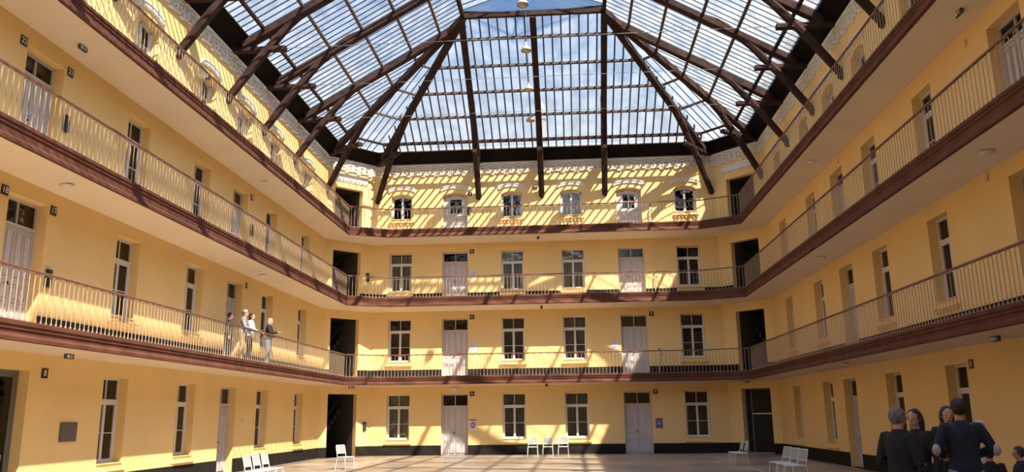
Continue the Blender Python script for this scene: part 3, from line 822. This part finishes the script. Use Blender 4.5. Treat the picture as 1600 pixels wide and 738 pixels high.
CHS = [(-.60, -1.95, 0, 'white stacking chair against the far wall, leftmost of three', 'chairs against the far wall'), (.09, -1.95, 0, 'white stacking chair against the far wall, middle of three', 'chairs against the far wall'),
       (.79, -1.95, 0, 'white stacking chair against the far wall, rightmost of three', 'chairs against the far wall'),
       (-7.0, -10.2, math.radians(60), 'lone white chair standing in front of the left corner passage', None),
       (-7.3, -18.0, PI/2-.05, 'white chair along the left wall, nearest of three', 'chairs along the left wall'), (-7.3, -17.35, PI/2-.05, 'white chair along the left wall, middle of three', 'chairs along the left wall'), (-7.3, -16.7, PI/2-.05, 'white chair along the left wall, farthest of three', 'chairs along the left wall'),
       (7.15, -9.0, -PI/2, 'white chair near the right corner passage, farther of two', 'pair of chairs by the right corner'), (7.15, -9.8, -PI/2, 'white chair near the right corner passage, nearer of two', 'pair of chairs by the right corner'),
       (7.15, -15.6, -PI/2+.3, 'white chair in the right row, farthest of three', 'chairs along the right wall'), (7.15, -16.4, -PI/2+.3, 'white chair in the right row, middle of three', 'chairs along the right wall'), (7.15, -17.2, -PI/2+.3, 'white chair in the right row, nearest of three', 'chairs along the right wall')]
for i, (x, y, a, lb, gr) in enumerate(CHS):
    o = c0 if i == 0 else dup(c0)
    o.location = (x, y, 0); o.rotation_euler = (0, 0, a); o['label'] = lb
    if gr: o['group'] = gr
    elif 'group' in o: del o['group']

# ------------------------------------------------------------------ small fittings
def text(parent, s, size, x, y, z, m, rotx=PI/2):
    cu = bpy.data.curves.new('number', 'FONT'); cu.body = s; cu.size = size; cu.extrude = .002; cu.align_x = 'CENTER'; cu.align_y = 'CENTER'
    cu.materials.append(m); t = bpy.data.objects.new('tmp', cu); COL.objects.link(t); me = bpy.data.meshes.new_from_object(t); COL.objects.unlink(t); bpy.data.objects.remove(t)
    o = link('number', me, parent, (x, y, z)); o.rotation_euler = (rotx, 0, 0); return o
def plate(w, s, z, txt, label, sz=.22):
    r = thing('number_plate', label, 'sign', on_wall(w, s, z), WALLS[w][1], group='black number plates by the doors')
    MB().box(-sz*.5, sz*.5, -.02, 0, -sz*.5, sz*.5, .005).build('backing', BLK, r)
    text(r, txt, sz*.85, 0, -.0225, 0, WHT)
for f, z, t1, t2 in ((0, 2.9, '6', '9'), (1, 6.66, '6', '9')):
    plate('back', -3.62, z, t1, 'small black number plate beside the left far door, %s' % FLN[f]); plate('back', 5.25, z-.02, t2, 'small black number plate beside the right far door, %s' % FLN[f])
plate('back', -3.62, 10.0, '6', 'small black number plate beside the left far door, middle gallery'); plate('back', -3.72, 13.02, '6', 'small black number plate beside the left far door, top gallery', .2)
plate('left', -24.42, 10.02, '22', 'black plate reading 22 left of the nearest middle gallery door'); plate('left', -22.72, 10.02, '21', 'black plate reading 21 right of the nearest middle gallery door')
plate('left', -24.42, 6.6, '18', 'black plate reading 18 left of the nearest lowest gallery door'); plate('left', -22.76, 6.56, '17', 'black plate reading 17 right of the nearest lowest gallery door')
plate('left', -22.42, 2.86, '8', 'black plate reading 8 beside the glazed ground floor door')
plate('left', -11.35, 9.98, '20', 'black number plate beside the far middle gallery door on the left'); plate('left', -11.35, 6.62, '16', 'black number plate beside the far lowest gallery door on the left', .2)
plate('right', 20.25, 2.86, '8', 'dark plate beside the nearest ground floor window on the right')
def intercom(w, s, z, label, h=.42):
    r = thing('wall_lantern', label, 'wall box', on_wall(w, s, z), WALLS[w][1], group='black slotted wall boxes')
    MB().box(-.09, .09, -.07, 0, -h/2, h/2, .012).build('housing', BLK, r); MB().box(-.018, .03, -.08, -.06, -h*.42, h*.42, .004).build('light_strip', DGR, r)
for a in (('back', -3.77, 12.15, 'black box beside the left arched far door on top gallery'), ('corner_left', 2.4, 8.75, 'black box between left corner passage and far wall, middle gallery'),
          ('left', -22.70, 8.72, 'black box beside the nearest middle gallery door on the left'), ('left', -22.70, 4.98, 'black box beside the nearest lowest gallery door on the left'),
          ('corner_left', 2.45, 1.40, 'black notice box between left corner passage and far wall, ground floor'), ('left', -11.2, 8.75, 'black box beside the far middle gallery door on the left')): intercom(*a)
def sheet(w, s, z, wd, ht, label, kind):
    r = thing('poster' if kind else 'paper_notice', label, 'poster' if kind else 'notice', on_wall(w, s, z), WALLS[w][1])
    MB().box(-wd/2, wd/2, -.012, 0, -ht/2, ht/2, .002).build('sheet', PAP if kind != 2 else mat('mauve_paper', (.20, .12, .16), .7), r)
    if kind:
        MB().box(-wd/2, wd/2, -.016, -.012, ht/2-.05, ht/2).build('header_strip', mat('plum_ink', (.10, .04, .06), .7), r)
        mm = mat('maroon_ink', (.30, .05, .10), .7) if kind == 1 else mat('violet_ink', (.10, .07, .20), .7)
        mb = MB(); A = [(.36*wd*math.cos(t*PI/8), -.02*ht+.30*ht*math.sin(t*PI/8)) for t in range(16)]; mb.prism(A[::-1], -.016, -.012); mb.build('printed_shape', mm, r)
        mb = MB()
        for q in range(3): mb.box(-wd*.22, wd*.22, -.019, -.016, ht*(.08-q*.11), ht*(.08-q*.11)+.025)
        mb.build('text_lines', PAP, r)
    else:
        mb = MB()
        for q in range(7): mb.box(-wd*.36, wd*(.34 if q % 3 else .2), -.014, -.012, ht*(.32-q*.1), ht*(.32-q*.1)+.012)
        mb.build('text_lines', mat('grey_ink', (.25, .25, .32), .8), r)
sheet('back', -3.58, 1.42, .36, .50, 'maroon and white poster beside the left ground floor far door', 1)
sheet('back', 5.36, 1.40, .34, .46, 'dark violet poster beside the right ground floor far door', 2)
sheet('back', -3.58, 5.15, .36, .46, 'white paper notice beside the left far door, lowest gallery', 0)
sheet('back', 3.42, 5.12, .30, .42, 'white paper notice left of the right far door, lowest gallery', 0)
sheet('back', -3.56, 8.82, .30, .42, 'white paper notice beside the left far door, middle gallery', 0)
r = thing('wall_plaque', 'square dark grey plaque on the left wall near the glazed door', 'plaque', on_wall('left', -21.33, 1.55), PI/2)
MB().box(-.32, .32, -.04, 0, -.22, .22, .01).build('plate', DGR, r)
MB().box(-.29, .29, -.045, -.04, -.19, .19, .004).build('face', mat('bronze_face', (.13, .10, .085), .5, noise=.3, nscale=20), r)
r = thing('light_switch', 'small pale switch box beside the right corner passage', 'switch', on_wall('right', 2.2, 1.35), -PI/2)
MB().box(-.06, .06, -.03, 0, -.05, .05, .008).build('box', WFR, r); MB().box(-.02, .02, -.037, -.03, -.02, .02, .003).build('rocker', DGR, r)

# soffit fittings
def ceiling_light():
    r = thing('ceiling_light', '', 'ceiling light')
    MB().lathe([(.02, -.07), (.09, -.065), (.13, -.03), (.14, 0)], seg=18).build('dome', WFR, r, True)
    MB().lathe([(.155, -.02), (.16, -.01), (.16, 0)], seg=18).build('base_ring', SOF, r, True)
    return r
cl0 = None
CL = [(1, 'right', 9.9, -13.5, 'near half'), (2, 'left', -10.05, -23.2, 'near end'), (2, 'left', -10.1, -11.2, 'middle'), (2, 'right', 10.0, -23.4, 'near end'), (2, 'right', 10.0, -11.9, 'middle'),
      (3, 'left', -10.1, -11.6, 'middle'), (3, 'right', 10.0, -11.9, 'middle'), (3, 'far right', 9.2, -1.05, 'corner'), (2, 'far right', 9.3, -1.1, 'corner'), (3, 'far left', -9.3, -1.0, 'corner')]
for f, sd, x, y, ww in CL:
    o = ceiling_light() if cl0 is None else dup(cl0); cl0 = cl0 or o
    o.location = (x, y, (FS[f]+FB[f])/2+.0); o['label'] = 'small round white light under the %s gallery, %s side, %s' % (LV[f], sd, ww); o['group'] = 'round lights under the galleries'
def exit_sign(x, y, z, rz, label):
    r = thing('exit_sign', label, 'exit sign', (x, y, z), rz, group='emergency signs under the galleries')
    MB().box(-.15, .15, -.035, .035, -.11, 0, .01).build('casing', mat('dark_green_casing', (.05, .07, .05), .5), r)
    mb = MB(); mb.box(-.12, -.03, -.04, -.035, -.09, -.02); mb.box(.02, .05, -.04, -.035, -.09, -.02); mb.box(.05, .10, -.04, -.035, -.06, -.045); mb.build('pictogram', WHT, r)
exit_sign(-10.2, -22.2, 3.30, PI/2, 'exit sign under the lowest gallery at the left near the glazed door'); exit_sign(-10.1, -23.1, 10.5, PI/2, 'exit sign under the top gallery at the left near end')
exit_sign(10.1, -22.5, 3.30, -PI/2, 'exit sign under the lowest gallery at the right near end'); exit_sign(-9.3, -1.2, 3.30, CH, 'exit sign under the lowest gallery at the left corner')
exit_sign(9.3, -1.25, 3.30, -CH, 'exit sign under the lowest gallery at the right corner'); exit_sign(-.36, -.06, 13.36, 0, 'dark emergency sign on far wall beside the middle strut'); exit_sign(10.1, -22.9, 10.5, -PI/2, 'exit sign under the top gallery at the right near end')
def camera_dome(x, y, z, label):
    r = thing('security_camera', label, 'camera', (x, y, z), 0, group='small cameras under the far gallery edges')
    MB().box(-.05, .05, -.05, .05, -.03, 0).build('mount', BLK, r); MB().ball((0, -.02, -.08), .065, .065, .06).build('dome', BLK, r, True)
for f, x in ((1, .05), (2, -.12), (3, -.22)): camera_dome(x, -.75, (FS[f]+FB[f])/2, 'small dark dome camera under the %s gallery in the middle of the far side' % LV[f])
r = thing('spotlight', 'twin floodlight fixed to the wall strut on the left top gallery', 'spotlight', (-10.45, -16.4, 12.75), PI/2)
for q in (0, 1):
    MB().box(-.12+q*.26, .08+q*.26, -.20, -.05, -.1+q*.02, .05+q*.02, .02).build('lamp_head', BLK if q else WHT, r)
MB().box(-.05, .3, -.06, .15, -.03, .0).build('bracket', WHT, r)
for f, s in ((1, 5.55), (2, 5.55), (3, 5.45)):
    r = thing('standpipe', 'pale upright pipe beside the right far door, %s' % FLN[f], 'pipe', on_wall('back', s-.05, FL[f]), 0, group='upright pipes beside the right far doors')
    MB().tube([(0, -.12, 0), (0, -.12, .95), (.03, -.12, 1.03), (.12, -.1, 1.05), (.12, -.03, .98)], .03, 8).build('pipe', WFR, r, True)
    MB().ball((.03, -.10, 1.2), .05, .04, .07).build('valve', STEEL, r)

# ------------------------------------------------------------------ people
SKIN = mat('skin', (.50, .27, .18), .6)
def cloth(name, col, r=.9): return mat(name, col, r, noise=.18, nscale=9, bump=.3, bscale=30)
HAIRD = mat('dark_brown_hair', (.020, .012, .009), .6, bump=.6, bscale=90)
HAIRG = mat('grey_hair', (.19, .17, .16), .7, noise=.4, nscale=40, bump=.6, bscale=90)
HAIRB = mat('ash_blond_hair', (.50, .40, .28), .7, noise=.3, nscale=30, bump=.6, bscale=90)
NAVY = cloth('navy_jacket_cloth', (.014, .017, .032)); BLKC = cloth('black_knit', (.013, .011, .012)); JEAN = cloth('pale_blue_denim', (.20, .23, .27)); DKT = cloth('dark_trouser_cloth', (.020, .018, .020))
GREYS = cloth('grey_shirt_cloth', (.26, .25, .25)); WHS = cloth('white_shirt_cloth', (.75, .73, .70)); TAN = cloth('tan_trouser_cloth', (.36, .24, .13)); BROWNC = cloth('dark_brown_coat', (.05, .03, .022))
SHOE = mat('dark_shoe_leather', (.02, .016, .014), .5); SHOEW = mat('white_shoe', (.65, .63, .6), .6)
PATCH = mat('beige_elbow_patch', (.42, .34, .29), .9)
LOCKS = bpy.data.textures.new('locks', 'CLOUDS'); LOCKS.noise_scale = .03; LOCKS.noise_depth = 2
def remesh(o, vox, smooth=4):
    m = o.modifiers.new('merge', 'REMESH'); m.mode = 'VOXEL'; m.voxel_size = vox; m.use_smooth_shade = True
    s = o.modifiers.new('soften', 'SMOOTH'); s.factor = .5; s.iterations = smooth
def person(label, loc, rz, H, arms, top, legs, hair, hairstyle='short', lean=0, shoes=SHOE, group=None, female=False, look=0, glasses=False, cap=None, cat='person', patches=False):
    """arms: for each side (elbow, wrist) in metres for a 1.75 m figure; faces -y before rz"""
    k = H/1.75
    r = thing('person', label, cat, loc, rz, group)
    r.scale = (k, k, k)
    w = .92 if female else 1.0
    def ln(p):      # lean forward from the hips
        x, y, z = p
        if z > .95: a = lean; dz = z-.95; y2 = y*math.cos(a)-dz*math.sin(a); z = .95+dz*math.cos(a)+y*math.sin(a); y = y2
        return (x, y, z)
    sh = {s: (s*.185*w, .01, 1.43) for s in (-1, 1)}
    torso = [((0, .0, .90), (.15, .105)), ((0, .0, .97), (.168*(1.03 if female else 1), .118)), ((0, 0, 1.08), (.145*w, .105)), ((0, -.005, 1.20), (.155*w, .112)), ((0, -.005, 1.32), (.172*w, .118)), ((0, .005, 1.41), (.165*w, .095)), ((0, .01, 1.455), (.10, .07)), ((0, .012, 1.50), (.057, .057))]
    neck = [((0, .012, 1.47), .060), ((0, .004, 1.53), .054), ((0, -.006, 1.59), .054)]
    def torso_to(mb, g, lo=0, hi=99, z1=None):
        T = [t for i, t in enumerate(torso) if lo <= i <= hi]
        mb.tube([ln(p) for p, _ in T], [(a+g, b+g) for _, (a, b) in T], 20, ref=(1, 0, 0))
    def arm(mb, s, g, upto=1.0, sleeve=False):
        e, wr = arms[0 if s < 0 else 1]; S = ln(sh[s]); e = ln(e) if lean else e; wr = ln(wr) if lean else wr
        S_, E_, W_ = Vector(S), Vector(e), Vector(wr)
        pts = [S_-Vector((s*.05, 0, -.0)), S_, S_.lerp(E_, .35), S_.lerp(E_, .75), E_, E_.lerp(W_, .3), E_.lerp(W_, .7), W_ if not sleeve else E_.lerp(W_, upto)]
        R = [.036 if g < .01 else .050, .054, .050, .043, .041, .041, .034, .028]
        mb.tube(pts, [x+g for x in R], 12); return E_, W_
    def leg(mb, s, g, to_ankle=True):
        pts = [(s*.085, 0, .95), (s*.095, -.005, .80), (s*.098, -.012, .65), (s*.10, -.015, .50), (s*.102, .0, .36), (s*.104, .015, .22), (s*.105, .02, .09)]
        mb.tube(pts, [x+g for x in (.092, .086, .070, .056, .055, .044, .036)], 14)
    b = MB(); torso_to(b, 0)
    b.tube([ln(p) for p, _ in neck], [x for _, x in neck], 14)
    for s in (-1, 1):
        leg(b, s, 0)
        b.tube([(s*.105, .03, .05), (s*.108, -.06, .035), (s*.11, -.14, .025)], [(.036, .04), (.042, .03), (.035, .018)], 10)
        E_, W_ = arm(b, s, 0)
        d = (W_-E_).normalized(); side = d.cross(Vector((0, 0, 1)))
        if side.length < .3: side = Vector((0, 1, 0))
        side.normalize(); nrm = side.cross(d).normalized()
        palm = W_+d*.05; b.tube([W_-d*.01, W_+d*.03, W_+d*.085], [(.027, .018), (.040, .015), (.040, .013)], 10, ref=side)
        for q, (o_, L_) in enumerate(((-.032, .066), (-.011, .076), (.011, .072), (.031, .058))):
            a0 = W_+d*.08+side*o_; a1 = a0+d*L_*.5-nrm*L_*.12; a2 = a1+d*L_*.38-nrm*L_*.32
            b.tube([a0, a1, a2], [.0088, .0082, .0068], 7)
        t0 = W_+d*.03-side*.035*s; t1 = t0+d*.035-side*.022*s-nrm*.01; t2 = t1+d*.03-side*.004*s-nrm*.012
        b.tube([t0, t1, t2], [.012, .011, .008], 7)
    # head, turned by look about the neck
    hb = Vector(ln((0, -.008, 1.535)))
    def hd(p):
        x, y, z = p; c, s_ = math.cos(look), math.sin(look); return (hb.x+x*c-y*s_, hb.y+x*s_+y*c, hb.z+z)
    rings = [(0, .022, .022, -.048), (.014, .040, .040, -.040), (.045, .056, .066, -.022), (.085, .068, .086, -.006), (.125, .074, .094, 0), (.165, .073, .093, .003), (.195, .061, .077, .006), (.218, .036, .045, .008), (.226, .010, .012, .008)]
    b.tube([hd((0, yc, z)) for z, _, _, yc in rings], [(a, c) for _, a, c, _ in rings], 18, ref=(math.cos(look), math.sin(look), 0))
    b.tube([hd((0, -.088, .118)), hd((0, -.103, .085)), hd((0, -.092, .072))], [.009, .014, .012], 8)
    for s in (-1, 1): b.ball(hd((s*.075, .008, .10)), .012, .020, .030, 8, 6)
    b.tube([hd((-.02, -.082, .045)), hd((0, -.088, .045)), hd((.02, -.082, .045))], [.006, .009, .006], 6)
    body = b.build('body', SKIN, r, True); remesh(body, .0085, 3)
    for s in (-1, 1):
        e = MB(); e.ball(hd((s*.030, -.079, .108)), .011, .009, .008, 8, 6); e.build('eye', mat('eye_dark', (.04, .03, .03), .3), r, True)
    # trousers
    t = MB(); torso_to(t, .012, 0, 2)
    for s in (-1, 1): leg(t, s, .016)
    o = t.build('trousers', legs, r, True); remesh(o, .014, 4)
    for s in (-1, 1):
        f = MB(); f.tube([(s*.105, .055, .045), (s*.106, .0, .05), (s*.109, -.08, .042), (s*.112, -.175, .03)], [(.036, .042), (.044, .048), (.048, .038), (.036, .024)], 12); f.build('shoe', shoes, r, True)
    # top
    j = MB(); torso_to(j, .022, 0, 6)
    for s in (-1, 1): arm(j, s, .016, .93, True)
    j.tube([ln((0, .01, 1.38)), ln((0, .012, 1.445)), ln((0, .012, 1.485)), ln((0, .010, 1.515))], [(.165, .11), (.145, .10), (.085, .08), (.068, .068)], 18, ref=(1, 0, 0))
    o = j.build('jacket' if top in (NAVY, BROWNC) else 'shirt', top, r, True); remesh(o, .013, 4)
    if patches:
        for s in (-1, 1):
            e = Vector(arms[0 if s < 0 else 1][0]); p = MB(); p.ball(tuple(e+Vector((s*.022, .026, -.01))), .046, .046, .068); p.build('elbow_patch', PATCH, r, True)
    # hair
    h = MB(); src = MB().ball((0, .012, .135), .086, .104, .108, 22, 16)
    vs = []
    for x, y, z in src.v:
        if z < .165: y = max(y, -.035+max(0, (.10-z))*.9)
        if z < .035: z = .035+(z-.035)*.3
        vs.append(hd((x, y, z)))
    h.add(vs, src.f)
    if hairstyle == 'bob':
        h.tube([hd((0, .03, .15)), hd((0, .045, .06)), hd((0, .045, -.01))], [(.092, .075), (.098, .072), (.085, .055)], 16, ref=(math.cos(look), math.sin(look), 0))
    if hairstyle == 'long':
        h.tube([hd((0, .04, .15)), hd((0, .055, .04)), hd((0, .06, -.12)), hd((0, .06, -.2))], [(.09, .07), (.10, .06), (.085, .04), (.05, .03)], 16, ref=(math.cos(look), math.sin(look), 0))
    o = h.build('hair', hair, r, True); remesh(o, .007, 2)
    dm = o.modifiers.new('locks', 'DISPLACE'); dm.texture = LOCKS; dm.strength = .022; dm.mid_level = .45
    if cap:
        c = MB(); c.lathe([(.094, .15), (.095, .19), (.075, .235), (.03, .252), (.002, .255)], (hb.x, hb.y+.01, hb.z), 18); c.build('cap', cap, r, True)
    if glasses:
        g = MB()
        for s in (-1, 1): g.tube([hd((s*.030+.022*math.cos(q*PI/5), -.094, .108+.017*math.sin(q*PI/5))) for q in range(11)], .0025, 5); g.tube([hd((s*.052, -.092, .112)), hd((s*.078, .0, .115))], .0025, 5)
        g.tube([hd((-.008, -.096, .110)), hd((.008, -.096, .110))], .0025, 5); g.build('glasses', BLK, r)
    return r
DOWN = (((-.24, .03, 1.14), (-.25, -.04, .90)), ((.24, .03, 1.14), (.25, -.04, .90)))
FOLD = (((-.26, .05, 1.14), (-.09, -.20, 1.12)), ((.26, .05, 1.14), (.09, -.20, 1.10)))
ONRAIL = (((-.23, -.10, 1.16), (-.14, -.33, 1.12)), ((.23, -.10, 1.16), (.14, -.33, 1.12)))
REACH = (((-.22, -.12, 1.20), (-.16, -.36, 1.24)), ((.22, -.02, 1.14), (.16, -.24, 1.10)))
GP = 'visitors on the lowest gallery'
person('person with dark hair in a black coat, leftmost at the gallery railing', (-10.02, -13.95, FL[1]), PI/2+.2, 1.58, DOWN, BROWNC, DKT, HAIRD, 'short', group=GP, female=True)
person('person with light cap, grey shirt and tan trousers at the gallery railing', (-9.86, -13.22, FL[1]), PI/2+.25, 1.76, ONRAIL, GREYS, TAN, HAIRG, 'short', .06, group=GP, cap=mat('pale_cap_cloth', (.62, .52, .42), .9))
person('person with dark hair and white shirt leaning on the gallery railing', (-9.80, -12.78, FL[1]), PI/2+.15, 1.71, ONRAIL, WHS, DKT, HAIRD, 'bob', .08, group=GP, female=True)
person('person with blond bob, black top and jeans, rightmost at the gallery railing', (-9.82, -10.95, FL[1]), PI/2+.15, 1.75, REACH, BLKC, JEAN, HAIRB, 'bob', .05, SHOEW, GP, True)
GF = 'visitors standing in the court'
person('person in dark navy jacket with beige elbow patches seen from behind', (6.27, -29.0, 0), PI-.1, 1.93, (((-.30, .06, 1.19), (-.16, -.20, 1.10)), ((.30, .06, 1.19), (.16, -.20, 1.10))), NAVY, JEAN, HAIRD, group=GF, patches=True)
person('person with grey hair, glasses and black sweater in the foreground', (5.30, -29.5, 0), 2.15, 1.82, FOLD, BLKC, DKT, HAIRG, group=GF, glasses=True, look=-.2)
person('person in black standing half hidden behind the grey-haired person', (5.98, -28.3, 0), -.9, 1.80, DOWN, BLKC, DKT, HAIRD, 'long', group=GF, female=True)
person('person with dark hair and dark blue top facing the camera', (6.85, -27.3, 0), -.15, 1.84, FOLD, NAVY, DKT, HAIRD, 'bob', group=GF, female=True)
person('child with short dark hair at the bottom edge, nearer the jacketed person', (7.05, -28.0, 0), PI-.5, 1.27, DOWN, BLKC, DKT, mat('brown_hair', (.04, .022, .014), .7, bump=.6, bscale=90), group='children at the bottom right')
person('child with brown hair in profile at the bottom right corner', (7.35, -28.2, 0), -PI/2-.3, 1.29, DOWN, NAVY, DKT, MATS['brown_hair'], group='children at the bottom right')

# last small things
r = thing('rolled_banner', 'cream rolled banner standing upright behind the jacketed person', 'banner', (7.68, -26.5, 0))
MB().lathe([(.07, .03), (.075, .06), (.075, 1.56), (.07, 1.62), (.03, 1.64)], seg=18).build('roll', mat('cream_roll', (.60, .47, .32), .8), r, True)
MB().box(-.2, .2, -.2, .2, 0, .04, .01).build('foot', DGR, r)
r = thing('emergency_light', 'small white box light above the left ground floor far door', 'light', on_wall('back', -4.5, 3.12), 0)
MB().box(-.14, .14, -.07, 0, -.09, .09, .015).build('housing', WFR, r); MB().box(-.12, .12, -.085, -.07, -.05, .06, .01).build('lens', CUR3, r)
for w, s_, z, lb in (('back', -3.0, 6.84, 'tiny tan junction box right of the left far door, lowest gallery'), ('back', -3.0, 10.2, 'tiny tan junction box right of the left far door, middle gallery'), ('right', 22.0, 10.12, 'tan junction box beside the nearest middle gallery door on the right'),
                     ('right', 22.1, 6.85, 'tan junction box beside the nearest lowest gallery door on the right'), ('right', 12.75, 10.25, 'tiny tan junction box above the far middle gallery door on the right'), ('left', -11.0, 1.75, 'tiny pale call box beside the ground floor panelled door on the left')):
    r = thing('junction_box', lb, 'junction box', on_wall(w, s_, z), WALLS[w][1]); MB().box(-.07, .07, -.04, 0, -.09, .09, .01).build('box', SILL, r); MB().box(-.055, .055, -.046, -.04, -.075, .075, .006).build('lid', SILL, r)
